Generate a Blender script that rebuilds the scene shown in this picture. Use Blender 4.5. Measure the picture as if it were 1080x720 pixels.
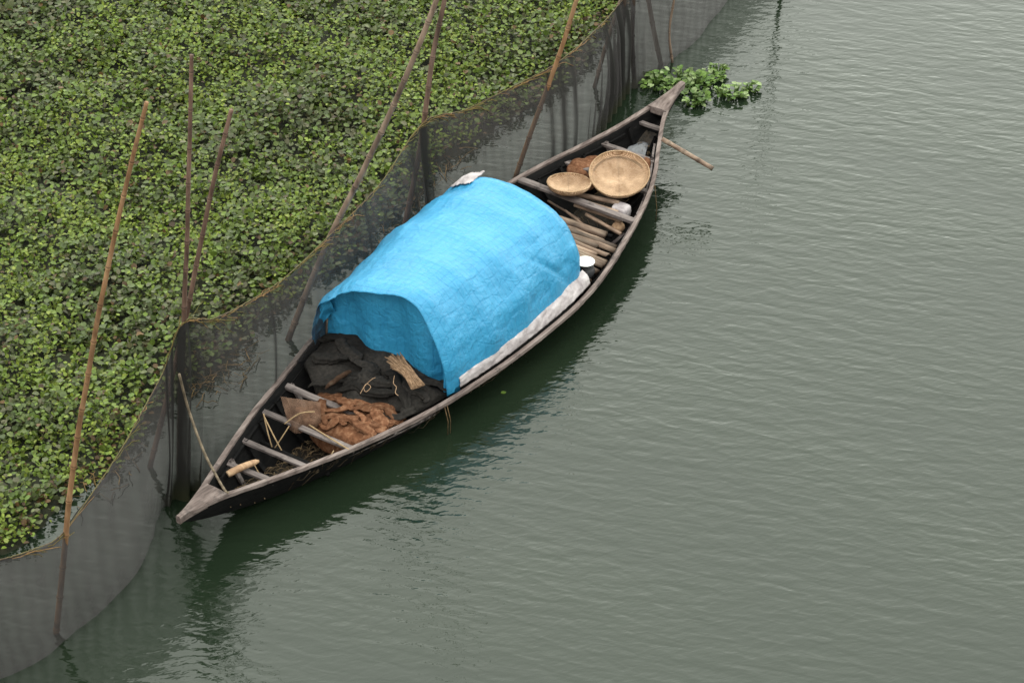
import bpy, math, random
import numpy as np
from mathutils import Vector, noise
for o in list(bpy.data.objects): bpy.data.objects.remove(o)
S = bpy.context.scene; C = S.collection
random.seed(7); rng = np.random.default_rng(7)
R = math.radians

# ------------------------------------------------------------------ camera, sky, sun, exposure
H = 13.6; PITCH = 36.5; FPX = 2450.0
cd = bpy.data.cameras.new('camera'); cam = bpy.data.objects.new('camera', cd); C.objects.link(cam)
cam.location = (0, 0, H); cam.rotation_euler = (R(90-PITCH), 0, 0)
cd.sensor_width = 36; cd.lens = 36*FPX/1080; cd.clip_end = 2000; S.camera = cam
W = bpy.data.worlds.new('World'); S.world = W; W.use_nodes = True
nt = W.node_tree; nt.nodes.clear()
SUN_EL, SUN_AZ = R(58), R(200)      # azimuth from +Y, clockwise: behind the camera, a little left
sky = nt.nodes.new('ShaderNodeTexSky'); sky.sky_type = 'NISHITA'; sky.sun_disc = False
sky.sun_elevation = SUN_EL; sky.sun_rotation = SUN_AZ; sky.dust_density = 4; sky.air_density = 1.0
hs = nt.nodes.new('ShaderNodeHueSaturation'); hs.inputs['Saturation'].default_value = 0.12
mx = nt.nodes.new('ShaderNodeMix'); mx.data_type = 'RGBA'; mx.inputs['Factor'].default_value = 0.7
mx.inputs[7].default_value = (14.5, 14.3, 14.0, 1)      # even cloud deck
# cloud brightness raised low ahead of the camera, added to brighten the water's reflection
tc = nt.nodes.new('ShaderNodeTexCoord'); dp = nt.nodes.new('ShaderNodeVectorMath'); dp.operation = 'DOT_PRODUCT'
dp.inputs[1].default_value = (.15, .78, .6); nt.links.new(tc.outputs['Generated'], dp.inputs[0])
mr = nt.nodes.new('ShaderNodeMapRange'); mr.interpolation_type = 'SMOOTHSTEP'
for k_, v_ in (('From Min', -.1), ('From Max', .88), ('To Min', .9), ('To Max', 2.8)): mr.inputs[k_].default_value = v_
nt.links.new(dp.outputs['Value'], mr.inputs[0])
vm = nt.nodes.new('ShaderNodeVectorMath'); vm.operation = 'SCALE'; vm.inputs[0].default_value = (13.9, 14.4, 13.1)
nt.links.new(mr.outputs[0], vm.inputs['Scale']); nt.links.new(vm.outputs[0], mx.inputs[7])
bg = nt.nodes.new('ShaderNodeBackground'); bg.inputs['Strength'].default_value = 0.12
wo = nt.nodes.new('ShaderNodeOutputWorld')
nt.links.new(sky.outputs[0], hs.inputs['Color']); nt.links.new(hs.outputs[0], mx.inputs[6])
nt.links.new(mx.outputs[2], bg.inputs[0]); nt.links.new(bg.outputs[0], wo.inputs[0])
sd = bpy.data.lights.new('sun', 'SUN'); sun = bpy.data.objects.new('sun', sd); C.objects.link(sun)
sd.energy = 0.9; sd.angle = R(25); sd.color = (1, .97, .93)
sdir = Vector((math.sin(SUN_AZ)*math.cos(SUN_EL), math.cos(SUN_AZ)*math.cos(SUN_EL), math.sin(SUN_EL)))
sun.rotation_euler = sdir.to_track_quat('Z', 'Y').to_euler()
vs = S.view_settings; vs.view_transform = 'Standard'; vs.look = 'None'; vs.gamma = 1; vs.use_curve_mapping = False
vs.exposure = 0.0

# ------------------------------------------------------------------ helpers
pr = R(PITCH); FW = np.array([0, math.cos(pr), -math.sin(pr)]); UP = np.array([0, math.sin(pr), math.cos(pr)]); CC = np.array([0, 0, H])
def ray(px, py): return np.array([1., 0, 0])*(px-540)/FPX + UP*(360-py)/FPX + FW
def P(px, py, z=0.0):
    d = ray(px, py); return CC + d*((z-H)/d[2])
def PY(px, py, y):
    d = ray(px, py); return CC + d*(y/d[1])
A0 = P(192, 545, .52)[:2]; B0 = P(717, 92, .72)[:2]
LB = float(np.linalg.norm(B0-A0)); AX = (B0-A0)/LB; NX = np.array([AX[1], -AX[0]])
ANG = math.atan2(AX[1], AX[0])
def Wd(s, v, z):                       # boat frame (along, to the right, up) to world
    q = A0 + AX*s + NX*v; return (float(q[0]), float(q[1]), float(z))
def interp(tab, x):
    X = [a[0] for a in tab]; Y = [a[1] for a in tab]
    if x <= X[0]: return Y[0]
    if x >= X[-1]: return Y[-1]
    i = max(k for k in range(len(X)) if X[k] <= x); i = min(i, len(X)-2)
    t = (x-X[i])/(X[i+1]-X[i])
    def m(k):
        if k == 0: return (Y[1]-Y[0])/(X[1]-X[0])
        if k == len(X)-1: return (Y[-1]-Y[-2])/(X[-1]-X[-2])
        return (Y[k+1]-Y[k-1])/(X[k+1]-X[k-1])
    h = X[i+1]-X[i]; t2 = t*t; t3 = t2*t
    return (2*t3-3*t2+1)*Y[i] + (t3-2*t2+t)*h*m(i) + (-2*t3+3*t2)*Y[i+1] + (t3-t2)*h*m(i+1)
def n1(x, y=0, z=0): return noise.noise(Vector((x, y, z)))
def fbm(x, y, z=0, o=4): return noise.fractal(Vector((x, y, z)), 1.0, 2.0, o)
def spline(pts, n):
    pts = [np.array(p, float) for p in pts]; out = []
    for i in range(len(pts)-1):
        p0 = pts[max(i-1, 0)]; p1 = pts[i]; p2 = pts[i+1]; p3 = pts[min(i+2, len(pts)-1)]
        for k in range(n):
            t = k/n
            out.append(.5*((2*p1)+(-p0+p2)*t+(2*p0-5*p1+4*p2-p3)*t*t+(-p0+3*p1-3*p2+p3)*t**3))
    out.append(pts[-1]); return out

class MB:
    def __init__(s): s.v = []; s.f = []; s.c = []
    def add(s, vs, fs, col=None):
        o = len(s.v); s.v += [tuple(map(float, p)) for p in vs]; s.f += [tuple(i+o for i in f) for f in fs]
        if col is None: col = (1, 1, 1)
        if len(col) == 3 and not hasattr(col[0], '__len__'): col = [col]*len(vs)
        s.c += list(col)
    def grid(s, pts, closed=False, col=None):      # pts[i][j]
        n = len(pts); m = len(pts[0]); fs = []
        for i in range(n-1):
            for j in range(m if closed else m-1):
                fs.append((i*m+j, i*m+(j+1) % m, (i+1)*m+(j+1) % m, (i+1)*m+j))
        s.add([p for r in pts for p in r], fs, [c for r in col for c in r] if col is not None else None)
    def tube(s, path, r, n=8, col=None, caps=True):
        path = [np.array(p, float) for p in path]; m = len(path)
        rr = r if hasattr(r, '__len__') else [r]*m
        t0 = path[1]-path[0]; t0 /= np.linalg.norm(t0)
        ref = np.array([0, 0, 1.]) if abs(t0[2]) < .9 else np.array([1., 0, 0])
        u = np.cross(t0, ref); u /= np.linalg.norm(u)
        vs = []; cs = []
        for i in range(m):
            t = path[min(i+1, m-1)]-path[max(i-1, 0)]; t /= (np.linalg.norm(t)+1e-9)
            u = u - t*(u@t); u /= np.linalg.norm(u); w = np.cross(t, u)
            for k in range(n):
                a = 2*math.pi*k/n; vs.append(path[i]+(u*math.cos(a)+w*math.sin(a))*rr[i])
                cs.append(col[i] if (col is not None and hasattr(col[0], '__len__')) else (col or (1, 1, 1)))
        fs = [(i*n+k, i*n+(k+1) % n, (i+1)*n+(k+1) % n, (i+1)*n+k) for i in range(m-1) for k in range(n)]
        if caps: fs += [tuple(range(n))[::-1], tuple((m-1)*n+k for k in range(n))]
        s.add(vs, fs, cs)
    def beam(s, a, b, wv, hv, jit=0.0, seg=6, col=None):   # rectangular bar from a to b; wv, hv half extents (vectors)
        a = np.array(a, float); b = np.array(b, float); wv = np.array(wv, float); hv = np.array(hv, float)
        vs = []; fs = []
        for i in range(seg+1):
            p = a+(b-a)*i/seg
            for k, (x, y) in enumerate(((-1, -1), (1, -1), (1, 1), (-1, 1))):
                j = 1+jit*n1(p[0]*3+k*7, p[1]*3, k)
                vs.append(p+wv*x*j+hv*y*j)
        for i in range(seg):
            for k in range(4): fs.append((i*4+k, i*4+(k+1) % 4, (i+1)*4+(k+1) % 4, (i+1)*4+k))
        fs += [(3, 2, 1, 0), tuple(seg*4+k for k in range(4))]
        s.add(vs, fs, col)
    def build(s, name, mat, parent=None, origin=None, smooth=True, bevel=0, solid=0):
        me = bpy.data.meshes.new(name)
        if parent is not None: og = np.array(parent.location)
        elif origin is not None: og = np.array(origin, float)
        else:
            a = np.array(s.v); og = np.array([a[:, 0].mean(), a[:, 1].mean(), a[:, 2].min()])
        if parent is not None and parent.parent is not None: og = og+np.array(parent.parent.location)
        vv = [(p[0]-og[0], p[1]-og[1], p[2]-og[2]) for p in s.v]
        me.from_pydata(vv, [], s.f)
        at = me.color_attributes.new('Col', 'FLOAT_COLOR', 'POINT')
        at.data.foreach_set('color', [x for c in s.c for x in (c[0], c[1], c[2], 1)])
        if smooth: me.shade_smooth()
        me.materials.append(mat); o = bpy.data.objects.new(name, me); C.objects.link(o)
        if parent is not None: o.parent = parent
        else: o.location = og
        if solid:
            m = o.modifiers.new('solid', 'SOLIDIFY'); m.thickness = solid; m.offset = 0
        if bevel:
            m = o.modifiers.new('bevel', 'BEVEL'); m.width = bevel; m.segments = 2; m.limit_method = 'ANGLE'
        return o
def tag(o, label=None, cat=None, group=None, kind=None):
    if label: o['label'] = label
    if cat: o['category'] = cat
    if group: o['group'] = group
    if kind: o['kind'] = kind
    return o
def thing(name, loc, label, cat, group=None):
    o = bpy.data.objects.new(name, None); C.objects.link(o); o.location = loc; o.empty_display_size = .2
    return tag(o, label, cat, group)

# ------------------------------------------------------------------ materials
def mat_base(name, rough=.7, spec=.3):
    m = bpy.data.materials.new(name); m.use_nodes = True; t = m.node_tree
    b = t.nodes['Principled BSDF']; b.inputs['Roughness'].default_value = rough
    b.inputs['Specular IOR Level'].default_value = spec
    return m, t, b
def N(t, ty, **kw):
    n = t.nodes.new(ty)
    for k, v in kw.items(): n.inputs[k].default_value = v
    return n
def coords(t, rot=0.0, scale=(1, 1, 1)):
    tc = t.nodes.new('ShaderNodeTexCoord')
    mp = t.nodes.new('ShaderNodeMapping'); mp.vector_type = 'TEXTURE'
    mp.inputs['Rotation'].default_value = (0, 0, rot); mp.inputs['Scale'].default_value = tuple(1/x for x in scale)
    t.links.new(tc.outputs['Object'], mp.inputs['Vector']); return mp.outputs[0]
def ramp(t, fac, stops):
    r = t.nodes.new('ShaderNodeValToRGB'); e = r.color_ramp.elements
    while len(e) < len(stops): e.new(.5)
    for i, (p, c) in enumerate(stops): e[i].position = p; e[i].color = (*c, 1)
    t.links.new(fac, r.inputs[0]); return r.outputs[0]
def mixc(t, fac, a, b, blend='MIX'):
    n = t.nodes.new('ShaderNodeMix'); n.data_type = 'RGBA'; n.blend_type = blend
    if hasattr(fac, 'links'): t.links.new(fac, n.inputs[0])
    else: n.inputs[0].default_value = fac
    for k, x in ((6, a), (7, b)):
        if hasattr(x, 'links'): t.links.new(x, n.inputs[k])
        else: n.inputs[k].default_value = (*x, 1)
    return n.outputs[2]
def bump(t, b, h, strength=.5, dist=.01, prev=None):
    n = t.nodes.new('ShaderNodeBump'); n.inputs['Strength'].default_value = strength; n.inputs['Distance'].default_value = dist
    t.links.new(h, n.inputs['Height'])
    if prev is not None: t.links.new(prev, n.inputs['Normal'])
    t.links.new(n.outputs[0], b.inputs['Normal']); return n.outputs[0]
def noisy(name, stops, scale=6, rot=0.0, stretch=(1, 1, 1), rough=.75, spec=.25, detail=8, bmp=.4, bd=.01, attr=False, blotch=None):
    m, t, b = mat_base(name, rough, spec); v = coords(t, rot, stretch)
    n = N(t, 'ShaderNodeTexNoise', Scale=scale, Detail=detail, Roughness=.62); t.links.new(v, n.inputs[0])
    c = ramp(t, n.outputs[0], stops)
    if blotch:
        v2 = coords(t); n2 = N(t, 'ShaderNodeTexNoise', Scale=blotch[0], Detail=6, Roughness=.7); t.links.new(v2, n2.inputs[0])
        f = ramp(t, n2.outputs[0], [(blotch[2], (0, 0, 0)), (blotch[3], (1, 1, 1))]); c = mixc(t, f, c, blotch[1])
    if attr:
        a = t.nodes.new('ShaderNodeAttribute'); a.attribute_name = 'Col'; c = mixc(t, 1.0, c, a.outputs[0], 'MULTIPLY')
    t.links.new(c, b.inputs['Base Color'])
    if bmp: bump(t, b, n.outputs[0], bmp, bd)
    return m
M = {}
M['wood'] = noisy('weathered_wood', [(.3, (.065, .048, .044)), (.48, (.155, .120, .110)), (.7, (.27, .222, .205))], 9, ANG, (.25, 2.2, 2.2), .8, .2, blotch=(5, (.06, .05, .048), .56, .7))
M['thwart'] = noisy('thwart_wood', [(.3, (.06, .05, .048)), (.5, (.15, .125, .12)), (.7, (.26, .225, .215))], 9, ANG, (2.2, .3, 2), .8, .2, blotch=(7, (.035, .03, .03), .54, .68))
M['tar'] = noisy('tarred_planks', [(.35, (.0035, .0035, .004)), (.62, (.008, .0075, .0075)), (.88, (.03, .027, .025))], 8, ANG, (.3, 3, 3), .75, .12, bmp=.6)
M['bilge'] = noisy('bilge_dirt', [(.35, (.008, .007, .006)), (.6, (.03, .022, .015)), (.8, (.09, .065, .045))], 14, 0, (1, 1, 1), .7, .3, bmp=.8, bd=.02)
M['slat'] = noisy('old_bamboo', [(.3, (.11, .07, .05)), (.5, (.24, .165, .12)), (.7, (.42, .33, .25))], 7, ANG, (2.5, .35, 2), .6, .3, attr=True)
def bamboo_mat(name, c1, c2, c3):
    return noisy(name, [(.3, c1), (.5, c2), (.72, c3)], 10, 0, (1.5, 1.5, .25), .65, .25, attr=True, blotch=(9, (.05, .04, .035), .6, .75))
M['pole_tan'] = bamboo_mat('bamboo_tan', (.16, .08, .038), (.28, .15, .075), (.40, .24, .13))
M['pole_red'] = bamboo_mat('bamboo_reddish', (.065, .038, .029), (.155, .092, .068), (.25, .155, .115))
M['pole_grey'] = bamboo_mat('bamboo_greyed', (.10, .066, .050), (.21, .145, .108), (.31, .225, .17))
M['pole_dark'] = bamboo_mat('bamboo_dark', (.03, .02, .016), (.065, .045, .036), (.12, .085, .065))
M['dry'] = noisy('dry_stalk', [(.3, (.2, .13, .07)), (.7, (.42, .3, .17))], 20, attr=True)
M['rope'] = noisy('jute_rope', [(.3, (.13, .1, .07)), (.7, (.33, .26, .18))], 60, attr=True)
M['root'] = noisy('hanging_roots', [(.3, (.02, .015, .01)), (.7, (.1, .075, .045))], 30, attr=True)

# water: murky green body under a rippled mirror surface
def water_mat():
    m, t, b = mat_base('river_water', .06, .5); b.inputs['IOR'].default_value = 1.45
    v = coords(t, R(-14), (2.6, 7.6, 1)); n = N(t, 'ShaderNodeTexNoise', Scale=1.15, Detail=1.6, Roughness=.45, Distortion=.35); t.links.new(v, n.inputs[0])
    v2 = coords(t, R(16), (3.0, 7.5, 1)); n2 = N(t, 'ShaderNodeTexNoise', Scale=2.3, Detail=2.0, Roughness=.5, Distortion=.3); t.links.new(v2, n2.inputs[0])
    v3 = coords(t, R(-25), (.25, .6, 1)); n3 = N(t, 'ShaderNodeTexNoise', Scale=1.0, Detail=3); t.links.new(v3, n3.inputs[0])
    f = ramp(t, n3.outputs[0], [(.32, (.5, .5, .5)), (.66, (1, 1, 1))])
    a = t.nodes.new('ShaderNodeMath'); a.operation = 'MULTIPLY_ADD'; a.inputs[1].default_value = .38
    t.links.new(n2.outputs[0], a.inputs[0]); t.links.new(n.outputs[0], a.inputs[2])
    k = t.nodes.new('ShaderNodeMath'); k.operation = 'MULTIPLY'; t.links.new(a.outputs[0], k.inputs[0]); t.links.new(f, k.inputs[1])
    bump(t, b, k.outputs[0], 1.0, .016)
    c = ramp(t, n3.outputs[0], [(.3, (.008, .0145, .008)), (.7, (.012, .0195, .011))])
    t.links.new(c, b.inputs['Base Color']); return m
M['water'] = water_mat()

def leaf_mat(name, rough=.45, spec=.28):
    m, t, b = mat_base(name, rough, spec)
    a = t.nodes.new('ShaderNodeAttribute'); a.attribute_name = 'Col'
    v = coords(t); n = N(t, 'ShaderNodeTexNoise', Scale=40, Detail=3); t.links.new(v, n.inputs[0])
    g = ramp(t, n.outputs[0], [(.3, (.7, .7, .7)), (.7, (1.2, 1.2, 1.2))])
    c = mixc(t, 1.0, a.outputs[0], g, 'MULTIPLY'); t.links.new(c, b.inputs['Base Color'])
    tr = t.nodes.new('ShaderNodeBsdfTranslucent'); t.links.new(c, tr.inputs[0])
    mxs = t.nodes.new('ShaderNodeMixShader'); mxs.inputs[0].default_value = .22
    out = t.nodes['Material Output']; t.links.new(b.outputs[0], mxs.inputs[1]); t.links.new(tr.outputs[0], mxs.inputs[2]); t.links.new(mxs.outputs[0], out.inputs[0])
    return m
M['leaf'] = leaf_mat('floating_leaf')
M['mud'] = noisy('rotting_mat', [(.35, (.008, .010, .005)), (.6, (.022, .024, .011)), (.8, (.05, .042, .022))], 9, bmp=1, bd=.03)

def net_mat(name, col, a0, spacing=1/.012, scale_grid=.16):
    m, t, b = mat_base(name, .85, .15); b.inputs['Base Color'].default_value = (*col, 1)
    at = t.nodes.new('ShaderNodeAttribute'); at.attribute_name = 'Col'
    sp = t.nodes.new('ShaderNodeSeparateColor'); t.links.new(at.outputs[0], sp.inputs[0])
    v = coords(t); n = N(t, 'ShaderNodeTexNoise', Scale=2.2, Detail=8, Roughness=.7); t.links.new(v, n.inputs[0])
    # threads: fine checker of horizontal and slanted cords, read from object space
    w1 = N(t, 'ShaderNodeTexWave', Scale=24.0, Distortion=3.0); w1.bands_direction = 'Z'; t.links.new(v, w1.inputs[0])
    w2 = N(t, 'ShaderNodeTexWave', Scale=3.3, Distortion=4.0); w2.bands_direction = 'X'; t.links.new(v, w2.inputs[0])
    s1 = t.nodes.new('ShaderNodeMath'); s1.operation = 'ADD'; t.links.new(w1.outputs['Fac'], s1.inputs[0]); t.links.new(w2.outputs['Fac'], s1.inputs[1])
    s2 = t.nodes.new('ShaderNodeMath'); s2.operation = 'MULTIPLY_ADD'; s2.inputs[1].default_value = .07; s2.inputs[2].default_value = a0-.12
    t.links.new(s1.outputs[0], s2.inputs[0])
    s3 = t.nodes.new('ShaderNodeMath'); s3.operation = 'MULTIPLY_ADD'; s3.inputs[1].default_value = .22; t.links.new(n.outputs[0], s3.inputs[0]); t.links.new(s2.outputs[0], s3.inputs[2])
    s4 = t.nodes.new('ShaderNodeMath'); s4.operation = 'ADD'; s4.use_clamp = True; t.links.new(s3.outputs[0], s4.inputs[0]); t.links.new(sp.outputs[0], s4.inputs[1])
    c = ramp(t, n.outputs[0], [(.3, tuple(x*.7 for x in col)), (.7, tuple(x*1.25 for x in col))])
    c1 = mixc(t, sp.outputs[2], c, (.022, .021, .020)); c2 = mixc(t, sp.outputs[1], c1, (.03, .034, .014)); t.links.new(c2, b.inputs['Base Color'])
    tp = t.nodes.new('ShaderNodeBsdfTransparent'); ms = t.nodes.new('ShaderNodeMixShader')
    out = t.nodes['Material Output']; t.links.new(s4.outputs[0], ms.inputs[0]); t.links.new(tp.outputs[0], ms.inputs[1]); t.links.new(b.outputs[0], ms.inputs[2]); t.links.new(ms.outputs[0], out.inputs[0])
    return m
M['net'] = net_mat('mosquito_net', (.060, .055, .056), .56)
M['brownnet'] = net_mat('brown_fishing_net', (.16, .095, .065), .62)

def tarp_mat():
    m, t, b = mat_base('blue_tarpaulin', .34, .5)
    v = coords(t, ANG); n = N(t, 'ShaderNodeTexNoise', Scale=3.5, Detail=8, Roughness=.65); t.links.new(v, n.inputs[0])
    c = ramp(t, n.outputs[0], [(.2, (.034, .275, .51)), (.52, (.042, .32, .575)), (.85, (.06, .365, .62))])
    # woven tape grid and fold lines
    w = N(t, 'ShaderNodeTexWave', Scale=4.6, Distortion=.5); w.bands_direction = 'X'; t.links.new(v, w.inputs[0])
    v2 = coords(t, ANG, (1, 1, 1)); w2 = N(t, 'ShaderNodeTexWave', Scale=4.1, Distortion=.6); w2.bands_direction = 'Y'; t.links.new(v2, w2.inputs[0])
    g = ramp(t, w.outputs['Fac'], [(0, (.87, .91, .94)), (.12, (1, 1, 1))]); g2 = ramp(t, w2.outputs['Fac'], [(0, (.89, .93, .95)), (.12, (1, 1, 1))])
    c = mixc(t, 1, c, g, 'MULTIPLY'); c = mixc(t, 1, c, g2, 'MULTIPLY'); t.links.new(c, b.inputs['Base Color'])
    n2 = N(t, 'ShaderNodeTexNoise', Scale=11, Detail=7, Roughness=.6, Distortion=1.2); t.links.new(v, n2.inputs[0])
    p = bump(t, b, n2.outputs[0], .6, .028)
    vo = t.nodes.new('ShaderNodeTexVoronoi'); vo.feature = 'DISTANCE_TO_EDGE'; vo.inputs['Scale'].default_value = 3.3
    dn = N(t, 'ShaderNodeTexNoise', Scale=3, Detail=3); t.links.new(v, dn.inputs[0])
    dv = mixc(t, .25, v, dn.outputs[1]); t.links.new(dv, vo.inputs['Vector'])
    cr = ramp(t, vo.outputs[0], [(0, (0, 0, 0)), (.05, (1, 1, 1))]); p = bump(t, b, cr, .25, .007, p)
    for wv, ds in ((w, .010), (w2, .008)):
        cw = ramp(t, wv.outputs['Fac'], [(0, (0, 0, 0)), (.10, (1, 1, 1))]); p = bump(t, b, cw, .22, ds, p)
    tr = t.nodes.new('ShaderNodeBsdfTranslucent'); t.links.new(c, tr.inputs[0]); ms = t.nodes.new('ShaderNodeMixShader'); ms.inputs[0].default_value = .18
    out = t.nodes['Material Output']; t.links.new(b.outputs[0], ms.inputs[1]); t.links.new(tr.outputs[0], ms.inputs[2]); t.links.new(ms.outputs[0], out.inputs[0])
    return m
M['tarp'] = tarp_mat()
M['white'] = noisy('white_sack', [(.3, (.22, .19, .20)), (.5, (.40, .36, .37)), (.7, (.54, .50, .51))], 9, bmp=.6, bd=.02, blotch=(6, (.5, .25, .25), .66, .78))
M['black_cloth'] = noisy('black_net_cloth', [(.3, (.013, .012, .011)), (.6, (.027, .024, .022)), (.85, (.055, .044, .038))], 30, 0, (1, 1, 1), .9, .12, bmp=.7, bd=.015, attr=True)
M['orange_cloth'] = noisy('rust_net_cloth', [(.3, (.07, .03, .015)), (.5, (.135, .060, .032)), (.7, (.23, .125, .072))], 22, bmp=.7, bd=.015, attr=True, rough=.9, spec=.1)
M['tan'] = noisy('tan_fibre', [(.3, (.2, .12, .07)), (.7, (.42, .28, .18))], 40, rough=.9, spec=.1, attr=True)
def basket_mat():
    m, t, b = mat_base('woven_basket', .65, .25)
    tc = t.nodes.new('ShaderNodeTexCoord'); ck = N(t, 'ShaderNodeTexBrick', Scale=28.0); t.links.new(tc.outputs['Object'], ck.inputs[0])
    ck.inputs['Color1'].default_value = (.64, .47, .33, 1); ck.inputs['Color2'].default_value = (.50, .345, .22, 1); ck.inputs['Mortar'].default_value = (.26, .155, .09, 1)
    ck.inputs['Mortar Size'].default_value = .045
    n = N(t, 'ShaderNodeTexNoise', Scale=7, Detail=6); t.links.new(tc.outputs['Object'], n.inputs[0])
    g = ramp(t, n.outputs[0], [(.35, (.75, .7, .65)), (.65, (1.25, 1.25, 1.25))]); c = mixc(t, 1, ck.outputs[0], g, 'MULTIPLY')
    a = t.nodes.new('ShaderNodeAttribute'); a.attribute_name = 'Col'; c = mixc(t, 1, c, a.outputs[0], 'MULTIPLY')
    t.links.new(c, b.inputs['Base Color']); bump(t, b, ck.outputs['Fac'], .7, .006); return m
M['basket'] = basket_mat()
M['greyplastic'] = noisy('grey_plastic', [(.3, (.05, .052, .06)), (.55, (.15, .155, .17)), (.75, (.45, .46, .5))], 7, rough=.35, spec=.5, bmp=.8, bd=.03)
M['pot'] = noisy('sooty_metal', [(.3, (.012, .012, .014)), (.7, (.07, .07, .075))], 8, rough=.4, spec=.5)
M['enamel'] = noisy('white_enamel', [(.3, (.6, .6, .6)), (.7, (.8, .8, .79))], 5, rough=.25, spec=.5, bmp=0)

# ------------------------------------------------------------------ hull curves
WT = [(0, .022), (.12, .040), (.42, .11), (.84, .255), (1.25, .40), (1.67, .54), (2.09, .655), (2.5, .76), (2.9, .845), (3.68, .95), (4.6, .995), (5.0, .975), (5.43, .92), (5.85, .84), (6.27, .745), (6.69, .63), (7.1, .475), (7.52, .295), (7.94, .13), (8.2, .055), (LB, .03)]
ZT = [(0, .53), (.42, .46), (.84, .40), (1.25, .365), (1.67, .345), (2.1, .33), (3, .32), (5, .32), (5.4, .33), (6.3, .385), (6.7, .41), (7.1, .45), (7.5, .50), (7.94, .59), (LB, .73)]
CT = [(0, 0), (.5, -.05), (1, -.06), (1.75, -.03), (2.5, 0), (7, 0), (7.5, -.03), (7.95, -.05), (LB, 0)]
gw = lambda s: interp(WT, s); gz = lambda s: interp(ZT, s); gc = lambda s: interp(CT, s)
def keel(s):
    t = 2*s/LB-1; return -.26+(.72 if t < 0 else .90)*abs(t)**4
NS = 90
SS = [LB*i/NS for i in range(NS+1)]
def section(s, inset, up, n=14):        # points from left gunwale round the keel to right gunwale
    w = max(gw(s)-inset, .004); zg = gz(s)-.0; zk = min(keel(s)+up, zg-.03); c = gc(s); out = []
    for j in range(2*n+1):
        a = -1+j/n; q = abs(a)
        v = math.copysign(w*q**.85, a) if q > 0 else 0
        z = zk+(zg-zk)*(q**1.9)
        out.append(Wd(s, c+v, z))
    return out

# ------------------------------------------------------------------ water with the hull's opening
def waterline():
    L = []; Rr = []
    for i in range(8, NS-5):
        s = SS[i]
        if keel(s)+.02 > -.02: continue
        a = section(s, .014, .012); b = a
        def cross(pts):
            for p, q in zip(pts[:-1], pts[1:]):
                if (p[2]-0)*(q[2]-0) <= 0 and p[2] != q[2]:
                    k = p[2]/(p[2]-q[2]); return (p[0]+(q[0]-p[0])*k, p[1]+(q[1]-p[1])*k, 0)
        n = len(a)//2; l = cross(a[:n+1]); r = cross(a[n:])
        if l and r: L.append(l); Rr.append(r)
    return L, Rr
Lw, Rw = waterline()
import bmesh
bm = bmesh.new()
BIG = 400
outer = [bm.verts.new(p) for p in ((-BIG, -60, 0), (BIG, -60, 0), (BIG, 700, 0), (-BIG, 700, 0))]
inner = [bm.verts.new(p) for p in Lw+Rw[::-1]]
es = [bm.edges.new((l[i], l[(i+1) % len(l)])) for l in (outer, inner) for i in range(len(l))]
bmesh.ops.triangle_fill(bm, use_beauty=True, use_dissolve=False, edges=es, normal=(0, 0, 1))
# drop faces inside the opening if the fill covered it
poly = [(v.co.x, v.co.y) for v in inner]
def inside(x, y, pg):
    r = False; j = len(pg)-1
    for i in range(len(pg)):
        if (pg[i][1] > y) != (pg[j][1] > y) and x < (pg[j][0]-pg[i][0])*(y-pg[i][1])/(pg[j][1]-pg[i][1])+pg[i][0]: r = not r
        j = i
    return r
dele = [f for f in bm.faces if inside(f.calc_center_median().x, f.calc_center_median().y, poly)]
bmesh.ops.delete(bm, geom=dele, context='FACES_ONLY')
for f in bm.faces:
    if f.normal.z < 0: f.normal_flip()
me = bpy.data.meshes.new('water'); bm.to_mesh(me); bm.free(); me.materials.append(M['water'])
wat = bpy.data.objects.new('water', me); C.objects.link(wat); tag(wat, kind='structure')

# ------------------------------------------------------------------ floating mat of plants
edge_px = [(-260, 690), (-120, 625), (-40, 592), (0, 583), (26, 572), (42, 556), (64, 532), (92, 511), (120, 493), (141, 468), (165, 440), (188, 412), (215, 396), (244, 380), (260, 354), (295, 326), (340, 292), (372, 270), (402, 238), (440, 205), (462, 172), (500, 152), (532, 127), (575, 104), (603, 80), (642, 30), (668, -10), (700, -60), (760, -140)]
edge = [P(x, y, .02)[:2] for x, y in edge_px]
edge = [np.array(p) for p in spline([(*p, 0) for p in edge], 6)]; edge = [(p[0]+.06*n1(i*.9, 3), p[1]+.06*n1(i*.9, 8)) for i, p in enumerate(edge)]
matpoly = edge+[(edge[-1][0]-3, edge[-1][1]+3), (-13, 36), (-13, edge[0][1])]
mp = np.array(matpoly)
def inside_np(X, Y, pg):
    r = np.zeros(X.shape, bool); j = len(pg)-1
    for i in range(len(pg)):
        xi, yi = pg[i]; xj, yj = pg[j]
        c = ((yi > Y) != (yj > Y)) & (X < (xj-xi)*(Y-yi)/((yj-yi) if yj != yi else 1e-9)+xi)
        r ^= c; j = i
    return r
def edge_dist(X, Y):
    E = np.array(edge); d = np.full(X.shape, 9.)
    for k in range(0, len(E)-1):
        a = E[k]; b = E[k+1]; ab = b-a; L2 = ab@ab+1e-9
        t = np.clip(((X-a[0])*ab[0]+(Y-a[1])*ab[1])/L2, 0, 1)
        d = np.minimum(d, np.hypot(X-a[0]-t*ab[0], Y-a[1]-t*ab[1]))
    return d
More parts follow.
